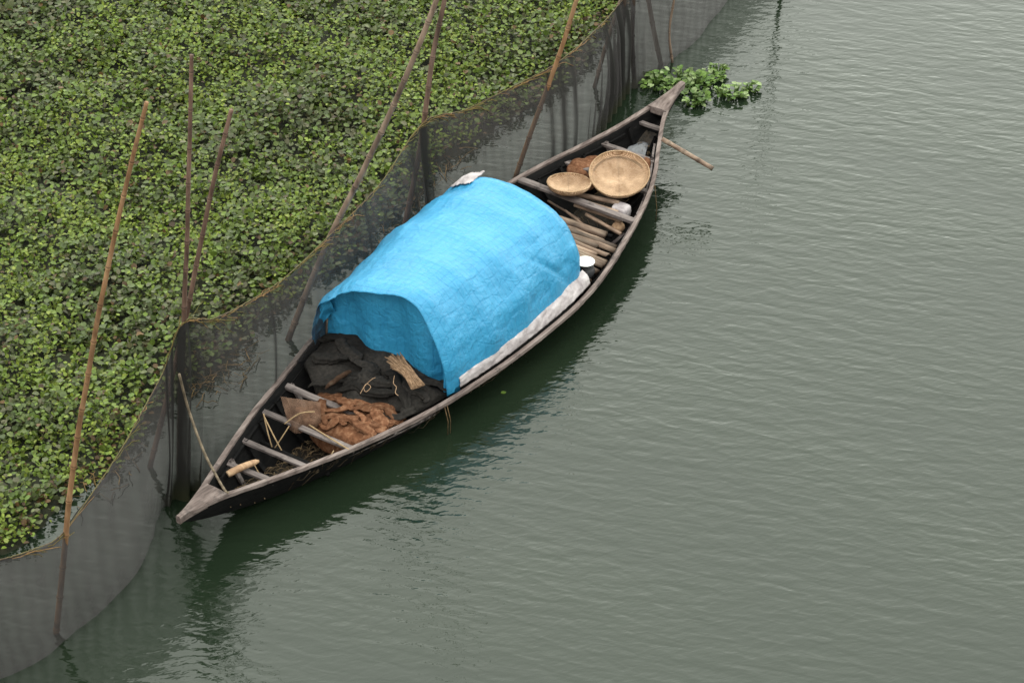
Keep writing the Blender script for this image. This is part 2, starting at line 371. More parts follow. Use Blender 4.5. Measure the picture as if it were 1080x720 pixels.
# smooth value noise in numpy
def vnoise(X, Y, sc, seed):
    g = np.random.default_rng(seed).random((128, 128)); x = X*sc+40.3; y = Y*sc+17.7
    xi = np.floor(x).astype(int); yi = np.floor(y).astype(int); fx = x-xi; fy = y-yi; fx = fx*fx*(3-2*fx); fy = fy*fy*(3-2*fy)
    G = lambda a, b: g[a % 128, b % 128]
    return (G(xi, yi)*(1-fx)+G(xi+1, yi)*fx)*(1-fy)+(G(xi, yi+1)*(1-fx)+G(xi+1, yi+1)*fx)*fy
def make_leaves(Px, Py, Pz, az, tilt, size, aspect, col, cup):
    """one leaf = 8 verts, 7 faces-ish: kite with a raised mid rib; all arrays per leaf"""
    n = len(Px)
    # local: along (0..1), side (-.5...5), up
    base = np.array([[0, 0, 0], [.28, .42, .10], [.66, .44, .10], [1.0, 0, -.06], [.66, -.44, .10], [.28, -.42, .10], [.45, 0, -.02]])
    a = base[None, :, 0]*size[:, None]; s = base[None, :, 1]*(size*aspect)[:, None]; u = base[None, :, 2]*(size*cup)[:, None]
    ct, st = np.cos(tilt)[:, None], np.sin(tilt)[:, None]; ca, sa = np.cos(az)[:, None], np.sin(az)[:, None]
    h = a*ct-u*st; z = a*st+u*ct
    X = Px[:, None]+h*ca-s*sa; Y = Py[:, None]+h*sa+s*ca; Z = Pz[:, None]+z
    V = np.stack([X, Y, Z], 2).reshape(-1, 3)
    tri = np.array([[0, 1, 6], [1, 2, 6], [2, 3, 6], [3, 4, 6], [4, 5, 6], [5, 0, 6]])
    F = (np.arange(n)[:, None, None]*7+tri[None]).reshape(-1, 3)
    K = np.repeat(col, 7, 0)
    return V, F, K
def np_mesh(name, V, F, K, mat, parent=None, origin=(0, 0, 0), smooth=True):
    me = bpy.data.meshes.new(name); og = np.array(origin if parent is None else parent.location)
    V = V-og
    me.vertices.add(len(V)); me.vertices.foreach_set('co', V.astype(np.float32).ravel())
    me.loops.add(F.size); me.loops.foreach_set('vertex_index', F.astype(np.int32).ravel())
    me.polygons.add(len(F)); me.polygons.foreach_set('loop_start', np.arange(0, F.size, F.shape[1], dtype=np.int32))
    me.update(calc_edges=True); me.validate()
    at = me.color_attributes.new('Col', 'FLOAT_COLOR', 'POINT'); at.data.foreach_set('color', np.concatenate([K, np.ones((len(K), 1))], 1).astype(np.float32).ravel())
    if smooth: me.shade_smooth()
    me.materials.append(mat); o = bpy.data.objects.new(name, me); C.objects.link(o)
    if parent is not None: o.parent = parent
    else: o.location = og
    return o
def mat_leaves():
    x0, x1, y0, y1 = -9.2, 4.2, 13.2, 31.5
    nr = int((x1-x0)*(y1-y0)*175)
    X = rng.uniform(x0, x1, nr); Y = rng.uniform(y0, y1, nr)
    # keep near the view cone with a margin
    dep = Y*math.cos(pr)+(H)*math.sin(pr); px = 540+FPX*X/dep
    k = inside_np(X, Y, matpoly) & (px > -230); X = X[k]; Y = Y[k]
    D = edge_dist(X, Y); n = len(X)
    big = vnoise(X, Y, .55, 3); mid = vnoise(X, Y, 1.9, 4); kind = .5+(big-.5)*.34+(mid-.5)*.42+rng.normal(0, .15, n)
    hgt = (.06+.20*vnoise(X, Y, 1.3, 5)+.07*rng.random(n))*np.clip(.4+D*1.6, .4, 1)
    out = []
    pal = {'dark': np.array([[.060, .086, .030], [.080, .108, .044], [.110, .125, .074], [.090, .088, .056]]),
           'mid': np.array([[.080, .128, .022], [.104, .155, .030], [.125, .172, .042], [.112, .145, .056]]),
           'lime': np.array([[.135, .190, .028], [.170, .220, .038], [.120, .180, .030], [.185, .220, .055]])}
    LX = []; 
    for leafn in range(9):
        kk = rng.random(n) < (.92 if leafn < 6 else .6)
        m = kk.sum(); az = rng.uniform(0, 2*math.pi, m)
        rad = rng.uniform(.01, .10, m); hk = kind[kk]
        lime = hk > .575; dark = hk < .43
        size = np.where(lime, rng.uniform(.034, .060, m), rng.uniform(.038, .078, m))*np.where(dark, 1.05, 1)
        asp = np.where(lime, rng.uniform(.6, .9, m), rng.uniform(.75, 1.05, m))
        tilt = rng.normal(.3, .6, m)
        ex = X[kk]+np.cos(az)*rad; ey = Y[kk]+np.sin(az)*rad
        z = hgt[kk]*rng.uniform(.45, 1.1, m)+.02
        ci = rng.integers(0, 4, m)
        col = np.where(lime[:, None], pal['lime'][ci], np.where(dark[:, None], pal['dark'][ci], pal['mid'][ci]))
        # single dead or reddish leaves
        dead = rng.random(m) < np.where(D[kk] < .25, .22, .035); col = np.where(dead[:, None], np.array([.10, .058, .030])*rng.uniform(.5, 1.3, (m, 1)), col)
        col = col*rng.uniform(.55, 1.3, (m, 1))*np.array([1.0, 1.0, .78])
        out.append(make_leaves(ex, ey, z, az+rng.normal(0, .4, m), tilt, size, asp, col, rng.uniform(.5, 1.6, m)))
    V = np.concatenate([o[0] for o in out]); K = np.concatenate([o[2] for o in out]); F = []; off = 0
    for o in out: F.append(o[1]+off); off += len(o[0])
    F = np.concatenate(F); print('mat leaves', len(V)//7)
    return np_mesh('floating_plants', V, F, K, M['leaf'])
tag(mat_leaves(), kind='stuff')
# the rotting raft under the leaves
def mat_base_mesh():
    b = MB(); st = .12; xs = np.arange(-12, 4.6, st); ys = np.arange(12.5, 33, st)
    XX, YY = np.meshgrid(xs, ys, indexing='ij'); ins = inside_np(XX, YY, matpoly); D = edge_dist(XX, YY)
    Z = np.where(ins, np.minimum(D*.35, .05)+.035*vnoise(XX, YY, 3, 9), -.05-.0*D)
    idx = {}; vs = []; fs = []
    for i in range(len(xs)-1):
        for j in range(len(ys)-1):
            if ins[i, j] or ins[i+1, j] or ins[i, j+1] or ins[i+1, j+1]:
                f = []
                for a, c in ((i, j), (i+1, j), (i+1, j+1), (i, j+1)):
                    if (a, c) not in idx: idx[(a, c)] = len(vs); vs.append((XX[a, c], YY[a, c], Z[a, c]))
                    f.append(idx[(a, c)])
                fs.append(tuple(f))
    b.add(vs, fs); return b.build('plant_raft', M['mud'], origin=(0, 0, 0))
tag(mat_base_mesh(), kind='stuff')

# ------------------------------------------------------------------ net fence
ST = [(-200, 660, -200, 800), (-120, 625, -120, 765), (-60, 603, -60, 738), (0, 590, 0, 714), (35, 579, 35, 694), (62, 566, 64, 673), (90, 530, 100, 645), (125, 478, 137, 606), (152, 430, 157, 566), (172, 392, 168, 534), (193, 340, 190, 522), (225, 336, 226, 494), (260, 319, 262, 455), (300, 293, 302, 415), (350, 246, 352, 368), (400, 195, 400, 318), (446, 130, 447, 266), (490, 116, 492, 236), (540, 92, 542, 212), (588, 66, 590, 184), (630, 30, 630, 138), (655, 2, 654, 100), (684, -36, 690, 76), (720, -66, 731, 42), (745, -100, 763, 2), (790, -150, 800, -50), (840, -215, 850, -110), (900, -280, 910, -170)]
base_pts = [P(c, d, 0) for a, b_, c, d in ST]
top_pts = [PY(a, b_, bp[1]) for (a, b_, c, d), bp in zip(ST, base_pts)]
NSEG = 26
bl = spline(base_pts, NSEG); tl = spline(top_pts, NSEG)
POLE_IDX = [5, 10, 16, 19, 21]           # stations where the net is gathered at a pole
sag = []
NV = 26; rows = []; cols = []
arc = [0.0]
for a, b_ in zip(bl[:-1], bl[1:]): arc.append(arc[-1]+float(np.linalg.norm(b_-a)))
for i in range(len(bl)):
    st = i/NSEG; r = []; c = []
    tan = bl[min(i+1, len(bl)-1)]-bl[max(i-1, 0)]; tan /= np.linalg.norm(tan); nr_ = np.array([tan[1], -tan[0], 0])
    near_pole = max(math.exp(-((st-k)*1.9)**2) for k in POLE_IDX)
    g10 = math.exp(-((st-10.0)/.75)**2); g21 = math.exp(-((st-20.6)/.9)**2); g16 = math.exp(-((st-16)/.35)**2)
    band = max([math.exp(-((st-k)/w)**2) for k, w in ((18.75, .05), (19.02, .07), (19.3, .05), (16.0, .13), (15.72, .08), (20.3, .08), (20.85, .1), (21.1, .06), (9.45, .10), (9.15, .05), (9.85, .12), (10.15, .1), (12.6, .04), (14.7, .04))])  # denser net gathers; some narrow bands paint in dark reflection stripes on the water
    for j in range(NV+1):
        q = j/NV; p = tl[i]*(1-q)+bl[i]*q
        fold = (.05*g10+.05*g21+.04*g16)*math.sin(arc[i]*38+2*n1(arc[i]*2, q*1.5))*(.35+q)
        fold += .035*n1(arc[i]*2.2, q*2.0, 5)+.010*n1(arc[i]*9, q*1.2, 1)
        belly = .05*math.sin(math.pi*q)+.035*q
        p = p+nr_*(fold+belly)
        if j == NV: p = p.copy(); p[2] = -.12
        r.append(p)
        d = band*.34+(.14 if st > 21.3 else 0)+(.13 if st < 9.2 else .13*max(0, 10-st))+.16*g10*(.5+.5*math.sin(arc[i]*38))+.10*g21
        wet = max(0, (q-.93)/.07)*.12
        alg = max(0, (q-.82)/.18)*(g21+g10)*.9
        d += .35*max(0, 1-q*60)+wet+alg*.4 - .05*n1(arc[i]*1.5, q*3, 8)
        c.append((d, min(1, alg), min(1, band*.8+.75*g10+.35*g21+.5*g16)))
    rows.append(r); cols.append(c)
fence = thing('net_fence', tuple(top_pts[10]*[1, 1, 0]), 'dark fine mesh net fence hung from a sagging rope between the plants and the boat', 'net fence')
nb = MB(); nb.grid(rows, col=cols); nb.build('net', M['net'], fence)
rp = MB(); path = [p+np.array([0, 0, .008*n1(i*.5)]) for i, p in enumerate(tl)]
rc = [(.42, .44, .27) if n1(i*.08, 4) > -.1 else (.35, .31, .28) for i in range(len(path))]
rp.tube(path, .0055, 6, rc); rp.build('top_rope', M['rope'], fence)
# dead creeper strands wound on the rope
cr = MB()
for k in range(120):
    i = random.choice(range(int(9.8*NSEG), int(20.5*NSEG))) if random.random() < .8 else random.randrange(3*NSEG, 10*NSEG)
    p = tl[i].copy(); d = (tl[min(i+3, len(tl)-1)]-tl[i]); d /= np.linalg.norm(d)
    L = random.uniform(.1, .45); pts = []
    drop = random.uniform(-.5, .12)
    for q in range(6):
        t = q/5; pts.append(p+d*L*t*random.choice((1, 1))+np.array([.04*n1(k, t*3), -.03+.04*n1(k+9, t*3), drop*L*t*t+.02*n1(k, t*5, 3)]))
    g = random.random(); cr.tube(pts, random.uniform(.002, .0045), 4, (.32+.2*g, .42, .2) if g < .6 else (.6, .5, .38))
cr.build('dead_creeper', M['dry'], fence)
# dry stalks and scum lying against the net's foot near the two poles
def strands(name, mat, spots, n, rad, lmin, lmax, cols_, z0=.01, up=.12, r=.005, parent=None):
    b = MB()
    for k in range(n):
        c = random.choice(spots); x, y = c[0]+random.gauss(0, rad), c[1]+random.gauss(0, rad*1.4); a = random.uniform(0, 6.28); L = random.uniform(lmin, lmax)
        pts = [(x+math.cos(a+.8*n1(k, t))*L*t, y+math.sin(a+.8*n1(k, t))*L*t, z0+random.uniform(0, up)*t*(1-.5*t)) for t in (0, .3, .6, 1)]
        b.tube(pts, r*random.uniform(.5, 1.2), 4, random.choice(cols_))
    return b.build(name, mat, parent, origin=(0, 0, 0) if parent is None else None)
ed = [P(x, y, .05)[:2] for x, y in ((88, 502), (120, 488), (205, 398), (225, 392), (250, 375), (400, 240), (440, 206), (470, 170))]
tag(strands('dry_stalks', M['dry'], ed, 200, .14, .06, .3, [(.35, .32, .25), (.5, .48, .3), (.22, .22, .15), (.8, .72, .5)]), kind='stuff')

# ------------------------------------------------------------------ bamboo poles
def pole(px, r0, r1, mat, label, dy=0.0, node=.34, sink=.35, group='bamboo poles that hold the net'):
    r0 *= .86; r1 *= .86; b0 = P(px[0][0], px[0][1], 0); pts = []
    n = len(px)
    for i, (x, y) in enumerate(px):
        pts.append(b0 if i == 0 else PY(x, y, b0[1]+dy*i/(n-1)))
    low = b0+(b0-pts[1])/np.linalg.norm(pts[1]-b0)*sink; low[2] = -sink
    path = spline([low]+pts, 40); out = []; rad = []; col = []; acc = 0; nxt = node*random.random()
    Ltot = sum(np.linalg.norm(b-a) for a, b in zip(path[:-1], path[1:])); last = path[0]
    k = 0
    for i, p in enumerate(path):
        acc += float(np.linalg.norm(p-last)); last = p; t = acc/Ltot
        r = r0+(r1-r0)*t; jit = np.array([.006*n1(acc*1.5, r0*99), .004*n1(acc*1.5, r0*77+5), 0])
        if acc >= nxt:
            for dz, rr, cc in ((-.016, 1, .9), (-.006, 1.24, 1.5), (.006, 1.24, .28), (.016, 1, .75)):
                d = path[min(i+1, len(path)-1)]-path[max(i-1, 0)]; d = d/np.linalg.norm(d)
                out.append(p+jit+d*dz); rad.append(r*rr); col.append((cc, cc, cc))
            nxt += node*random.uniform(.8, 1.15)
        elif abs(acc-nxt) > .03 and (not out or np.linalg.norm(out[-1]-(p+jit)) > .02):
            w = .85+.3*n1(acc*4, k+r0*50); wet = .45 if p[2] < .12 else 1
            out.append(p+jit); rad.append(r); col.append((w*wet, w*wet, w*wet))
    b = MB(); b.tube(out, rad, 9, col)
    o = b.build('bamboo_pole', mat, origin=(b0[0], b0[1], 0)); tag(o, label, 'pole', group); return o
pole([(59, 667), (66, 600), (76, 500), (97, 370), (125, 230), (155, 108)], .031, .018, M['pole_tan'], 'thin tan bamboo pole leaning right at the lower left bend of the net')
pole([(189, 520), (190, 430), (194, 330), (199, 190), (202, 58)], .03, .019, M['pole_red'], 'dark reddish upright pole standing taller beside its crossing partner at the bow mooring')
pole([(158, 492), (178, 412), (200, 315), (220, 215), (244, 116)], .03, .021, M['pole_red'], 'reddish pole leaning right and crossing the dark upright pole near the boat bow')
pole([(304, 358), (325, 305), (350, 246), (385, 176), (428, 82), (462, -4), (478, -50)], .037, .028, M['pole_grey'], 'long brown bamboo pole leaning far right from the water behind the blue tarpaulin')
pole([(424, 250), (437, 190), (447, 130), (456, 62), (470, -6), (478, -50)], .036, .026, M['pole_red'], 'short dark pole beside the long leaning one, holding the net peak behind the boat')
pole([(541, 194), (565, 126), (587, 66), (607, 4), (622, -50)], .032, .026, M['pole_tan'], 'orange brown pole leaning right at the net rope above the open end of the boat')
pole([(627, 92), (640, 45), (655, 0), (668, -40)], .03, .024, M['pole_grey'], 'slanting grey pole just left of the pole cluster at the far net corner', group='poles at the far net corner')
pole([(656, 97), (656, 50), (658, 0), (659, -40)], .042, .034, M['pole_dark'], 'thick upright dark pole, leftmost upright in the cluster at the far net corner', group='poles at the far net corner')
pole([(669, 92), (667, 45), (668, 0), (669, -40)], .034, .028, M['pole_dark'], 'thinner upright dark pole, second upright in the cluster at the far net corner', group='poles at the far net corner')
pole([(697, 68), (691, 40), (684, 0), (677, -40)], .034, .03, M['pole_grey'], 'grey pole leaning left behind the floating green clump', group='poles at the far net corner')
pole([(709, 66), (706, 34), (711, 0), (718, -40)], .02, .014, M['pole_grey'], 'thin crooked branch stake, rightmost at the far net corner', group='poles at the far net corner')

pole([(826, -22), (828, -120), (829, -260)], .03, .022, M['pole_dark'], 'lone stake in open water, seen only as a thin broken reflection at top right', group='poles at the far net corner')
# ------------------------------------------------------------------ the boat
bc = Wd(LB/2, 0, 0)
boat = thing('wooden_boat', bc, 'long narrow wooden country boat with black tarred inside and a blue covered cabin', 'boat')
hb = MB(); outer_rows = [section(s, 0, 0) for s in SS]; inner_rows = [section(s, .028, .035) for s in SS]
hb.grid([r for r in outer_rows]); hb.grid([r[::-1] for r in inner_rows])
m2 = len(outer_rows[0])
# close the rim and the two ends
o2 = len(outer_rows)*m2
for i in range(NS):
    hb.f.append((i*m2, (i+1)*m2, o2+(i+1)*m2+m2-1, o2+i*m2+m2-1)); hb.f.append((i*m2+m2-1, o2+i*m2, o2+(i+1)*m2, (i+1)*m2+m2-1))
for i in (0, NS):
    for j in range(m2-1): hb.f.append((i*m2+j, i*m2+j+1, o2+i*m2+m2-2-j, o2+i*m2+m2-1-j))
hb.build('hull', M['tar'], boat)
# dirt floor
fl = MB(); rws = []
for s in np.arange(.55, 7.9, .06):
    r = []
    zb = keel(s)+.095
    w = 0
    sec = section(s, .03, .036)
    hw = [abs((np.array(p[:2])-A0)@NX-gc(s)) for p in sec if p[2] <= zb+.02]; w = max(hw) if hw else .02
    for j in range(17):
        a = -1+j/8; r.append(Wd(s, gc(s)+a*w, zb+.02*n1(s*9, a*5)))
    rws.append(r)
fl.grid(rws); fl.build('bilge_floor', M['bilge'], boat)
db = MB()
for k in range(520):
    s = random.choice((random.uniform(.6, 2.2), random.uniform(.6, 2.2), random.uniform(5.9, 7.7))); w = gw(s)*.38; v = gc(s)+random.uniform(-w, w); a = random.uniform(0, 3.14); L = random.uniform(.03, .14); z = keel(s)+.115+random.uniform(0, .03)
    g = random.uniform(.15, .7); db.tube([Wd(s, v, z), Wd(s+math.cos(a)*L*.5, v+math.sin(a)*L*.5, z+.02), Wd(s+math.cos(a)*L, v+math.sin(a)*L, z)], random.uniform(.002, .005), 3, (g, g, g))
tag(db.build('bilge_straw', M['dry'], boat), kind='stuff')
# gunwales
for side in (-1, 1):
    g = MB(); rr = []
    for i in range(NS*2+1):
        s = LB*i/(NS*2); w = gw(s); z = gz(s); wd = min(.027, w*.9); j = .005*n1(s*4, side*3)+.005*n1(s*15, side)+.003*n1(s*40, side*2)
        if w < .04: wd = w*.5
        wd *= 1+.10*n1(s*7, side*9)
        cx = gc(s)+side*(w-.010); tk = .016
        r = [Wd(s, cx-side*wd+j, z-tk), Wd(s, cx-side*wd+j, z+tk+j), Wd(s, cx+side*wd*.75+j, z+tk+.004+j), Wd(s, cx+side*wd*.8+j, z-tk*1.3)]
        rr.append(r if side > 0 else r[::-1])
    g.grid(rr, closed=True); g.f += [(0, 1, 2, 3), tuple(NS*2*4+k for k in (3, 2, 1, 0))]
    g.build('gunwale', M['wood'], boat, smooth=False, bevel=.005)
# end decks
def deck(s0, s1, name, tipz):
    d = MB(); top = []; n = 14
    for i in range(n+1):
        s = s0+(s1-s0)*i/n; w = gw(s)*1.0+.004; z = gz(s)+.024; r = []
        for j in range(9):
            a = -1+j/4; r.append(Wd(s, gc(s)+a*w, z+.012*(1-a*a)+.004*n1(s*8, a*3)))
        r += [Wd(s, gc(s)+w*.85, z-.07), Wd(s, gc(s)-w*.85, z-.07)]
        top.append(r if s1 > s0 else r[::-1])
    d.grid(top, closed=True); m = 11; d.f += [tuple(range(m))[::-1], tuple(n*m+k for k in range(m))]
    d.build(name, M['wood'], boat, smooth=False)
deck(.50, -.05, 'bow_deck', .5); deck(7.97, LB+.06, 'stern_deck', .7)
AX3 = np.array([*AX, 0]); NX3 = np.array([*NX, 0]); Z3 = np.array([0, 0, 1.])
def cross_beam(name, s, mat, hw=.035, th=.014, dz=-.07, skew=0, ext=0, v0=None, v1=None, jit=.22):
    hw *= .82; th *= .85
    b = MB(); z = gz(s)+dz
    a = Wd(s-skew, gc(s)-(gw(s)-.035) if v0 is None else v0, z); c = Wd(s+skew, gc(s)+(gw(s)-.035) if v1 is None else v1, z)
    b.beam(a, c, AX3*hw, Z3*th, jit, 10); return b.build(name, mat, boat, smooth=False, bevel=.004)
for s, hw, dz in ((.98, .036, -.075), (1.33, .034, -.07), (1.77, .038, -.06), (2.22, .045, -.07)): cross_beam('thwart', s, M['thwart'], hw, .016, dz, .012)
for s, hw, dz, sk in ((6.27, .05, -.005, 0), (6.87, .042, -.08, -.01), (7.34, .036, -.08, 0), (7.84, .03, -.09, 0)): cross_beam('thwart', s, M['thwart'], hw, .02, dz, sk)
for s, dz in ((1.14, -.2), (1.52, -.2), (1.6, -.3), (6.1, -.15), (7.05, -.24)):
    b = MB(); z = gz(s)+dz; b.tube([Wd(s, gc(s)-gw(s)*.7, z), Wd(s, gc(s), z-.01), Wd(s, gc(s)+gw(s)*.7, z)], .022, 8); b.build('cross_bar', M['tar'], boat)
# ribs
for k, s in enumerate([.72, 1.0, 1.33, 1.62, 1.95, 2.25, 2.55, 5.35, 5.75, 6.1, 6.45, 6.75, 7.05, 7.35, 7.65]):
    b = MB(); sec = section(s, .045, .055); pts = [np.array(p) for p in sec]
    pts = [p for p in pts if p[2] < gz(s)-.02]; r = []
    for p in pts:
        q = p
        ctr = np.array(Wd(s, gc(s), gz(s))); inn = ctr-p; inn /= np.linalg.norm(inn)+1e-9
        r.append([p-AX3*.02, p-AX3*.02+inn*.03, p+AX3*.02+inn*.03, p+AX3*.02])
    b.grid(r, closed=True); b.build('rib', M['thwart'] if k % 4 == 1 else M['tar'], boat, smooth=False)
# inner stringers
for side in (-1, 1):
    for s0, s1 in ((.75, 2.7), (5.2, 7.6)):
        b = MB(); r = []
        for i in range(41):
            s = s0+(s1-s0)*i/40; v = gc(s)+side*(gw(s)-.075); z = gz(s)-.10
            q = [Wd(s, v-.012, z-.022), Wd(s, v-.012, z+.022), Wd(s, v+.012, z+.022), Wd(s, v+.012, z-.022)]; r.append(q if side > 0 else q[::-1])
        b.grid(r, closed=True); b.f += [(0, 1, 2, 3), (163, 162, 161, 160)]; b.build('stringer', M['thwart'] if side > 0 else M['tar'], boat, smooth=False)
# bamboo deck in front of the cabin
for k in range(21):
    s = 5.14+k*.045; b = MB(); g = random.choice((.4, .55, .7, .85, 1.0, 1.35)); t1 = random.choice((1, 1, .8)); v1 = (gw(s)-.12)*t1+random.uniform(-.05, .02); sk = random.uniform(-.035, .035); v0 = -gw(s)+.14+random.uniform(-.02, .1)
    pts = [Wd(s+sk*t, v0+(v1-v0)*(t+1)/2, gz(s)-.115+.010*n1(k, t*2)+.012*(k % 2)) for t in np.linspace(-1, 1, 14)]
    rr_ = random.uniform(.021, .031); b.tube(pts, [rr_*(1+.12*n1(k*3, i*.7)+(.12 if i in (4, 9) else 0)) for i in range(14)], 9, [(g*random.uniform(.8, 1.15)*f_, )*3 for i in range(14) for f_ in ((.6 if i in (0, 4, 9, 13) else 1),)]); b.build('deck_pole', M['slat'], boat)
# cabin hoops
def arch(s, th, out=0.0):               # th 0 = right foot, 1 = left foot
    t = (s-2.9)/2.15
    hw = .79+.075*math.sin(math.pi*min(max(t, 0), 1))+.05*t+out; top = 1.19+.03*t+out
    a = math.pi*th; x = math.cos(a); y = math.sin(a); e = .82
    v = math.copysign(abs(x)**e, x)*hw; z = .30+(top-.30)*abs(y)**.86
    k = max(0, 1-max(0, t)*1.3); z += k*(.135*math.exp(-((v-.38)/.30)**2)-.07*math.exp(-((v+.52)/.28)**2))*abs(y)
    return v, z
for s in (2.98, 3.5, 4.05, 4.6, 5.0):
    b = MB(); b.tube([Wd(s, *arch(s, q/24, -.055)) for q in range(25)], .014, 6); b.build('cabin_hoop', M['slat'], boat)
b = MB(); b.grid([[Wd(s, *arch(s, q/30, -.065)) for q in range(31)] for s in np.linspace(3.1, 4.98, 12)]); b.build('cabin_matting', M['slat'], boat)

# ------------------------------------------------------------------ tarpaulin
tp = thing('tarpaulin', Wd(4, 0, .3), 'large bright blue plastic tarpaulin draped over the arched boat cabin', 'tarpaulin')
tb = MB(); rows = []; NSa = 110; NT = 110
for i in range(NSa+1):
    u = i/NSa; s = 2.86+u*2.24; r = []
    for j in range(NT+1):
        q = j/NT
        lo = -.03+.0*u
        # right hem rises in the middle, left hem hangs to the gunwale
        th0 = .006+.030*math.sin(math.pi*min(1, u*1.02))*(.6+.4*u)+.008*n1(u*9, 3)-.02*(u < .04); th1 = 1.0
        th = th0+(th1-th0)*q; v, z = arch(s, th)
        nv, nz = math.cos(math.pi*th), math.sin(math.pi*th)
        d = .026*n1(s*1.6, th*6, 1)+.010*fbm(s*3.5, th*14, 2)-.016*max(0, .35-abs(n1(s*2.6+th*5, th*9-s*1.5, 3))*3)-.012*max(0, .4-abs(n1(s*4-th*9, th*5+s*2, 9))*3)
        for sh in (2.98, 3.5, 4.05, 4.6, 5.0): d += .024*math.exp(-((s-sh)/.12)**2)
        for tk in (.16, .33, .5, .67, .84): d += .010*math.exp(-((th-tk)/.03)**2)
        side_f = max(0, abs(q-.5)*2-.55)/.45
        d += side_f*.010*math.sin(s*9+2*n1(s*2, q*3)) + .03*side_f*n1(s*2.4, q*7, 7)
        # diagonal pull folds on the right side near the far end
        d += -.03*math.exp(-((s-4.55+(q-.15)*2.2)/.05)**2)*max(0, 1-abs(q-.14)/.12)
        d += .012*math.exp(-((s-4.1+(q-.2)*1.1)/.04)**2)*max(0, 1-abs(q-.16)/.14)
        d *= min(1, .12+q/.10)
        ds = 0
        if u < .12:      # near rim sags and curls
            k = (1-u/.12); d += -.03*k*k+.02*k*n1(th*9, 4); ds = -.04*k*math.sin(th*12)*.5
            if th > .72: ds -= .04*k
        if u > .93: k = (u-.93)/.07; d += -.05*k*k; ds += .02*n1(th*7, 2)
        z2 = z+nz*d
        r.append(Wd(s+ds, v+nv*d, z2))
    rows.append(r)
tb.grid(rows); tb.build('sheet', M['tarp'], tp, solid=.004)
# front curtain tucked inside the near arch
fb = MB(); rows = []; n = 90; m = 46
for i in range(n+1):
    x = -1+2*i/n; r = []        # x -1 left .. 1 right
    th = .5-.5*x*.93; v0, ztop = arch(2.95, th, -.012)
    zb = .27-.02*x+.02*n1(x*5, 2)
    pass
    for j in range(m+1):
        q = j/m; z = ztop+(zb-ztop)*q
        if ztop < zb: z = ztop-.0*q-.02*q
        deep = .055*math.sin(min(1, q*1.15)*math.pi*.5)*(1-abs(x)**3)
        fold = .06*math.sin(x*14+1.5*n1(x*3, 1))*q**.6*(.6+max(0, x)*1.3)+.03*n1(x*4, q*2, 4)*q+.012*fbm(x*6, q*6, 4)*q
        vv = v0*(1-.10*q*(1-abs(x)))+.012*n1(x*7, q*3)*q
        r.append(Wd(2.945+deep+fold, vv, z))
    rows.append(r)
fb.grid(rows); fb.build('front_curtain', M['tarp'], tp, solid=.004)
# left flap folded over the arch foot
lb = MB(); rows = []
for i in range(31):
    x = i/30; r = []
    for j in range(31):
        q = j/30; th = .998-.26*x; v0, zt = arch(2.9, th, .004)
        z = zt+(.34-zt)*q*(1-.62*x*x*(3-2*x))
        r.append(Wd(2.86+.04*n1(x*4, q*3)-.03*math.sin(q*3.1)+.09*x*q, v0+.03*q*n1(x*5, q)-.03*q*(1-x), z))
    rows.append(r)
lb.grid(rows); lb.build('side_flap', M['tarp'], tp, solid=.004)

# white sheet under the tarpaulin hem
wb = MB(); rows = []
for i in range(121):
    u = i/120; s = 3.0+u*2.1; r = []
    for j in range(17):
        q = j/16; out = gw(s)-.05; v1, z1 = arch(s, .05, -.012)
        v = v1+(out-v1)*q**.8; z = z1+(gz(s)+.035-z1)*q
        pl = abs(math.sin(u*19+q*2.2+2.5*n1(u*4)))**.6; puff = math.sin(math.pi*q)*(.004+.030*pl)
        r.append(Wd(s, v+puff*.4+.006*fbm(u*22, q*4), z+puff*.6+.006*n1(u*40, q*6)))
    rows.append(r)
wb.grid(rows); tag(wb.build('sack_cloth', M['white'], solid=.004), 'puckered white sack cloth showing below the tarpaulin hem along the gunwale', 'cloth')
# pale cloth on the far shoulder of the roof
pb = MB(); rows = []
for i in range(21):
    r = []
    for j in range(21):
        s = 4.86+.26*i/20; th = .61+.11*j/20; v, z = arch(s, th, .030+.01*n1(i*.3, j*.3)+.03*math.sin(math.pi*i/20)*math.sin(math.pi*j/20))
        r.append(Wd(s+.03*n1(j*.4), v, z))
    rows.append(r)
pb.grid(rows); tag(pb.build('folded_cloth', M['white'], solid=.006), 'small pinkish white folded cloth on the far shoulder of the blue roof', 'cloth')

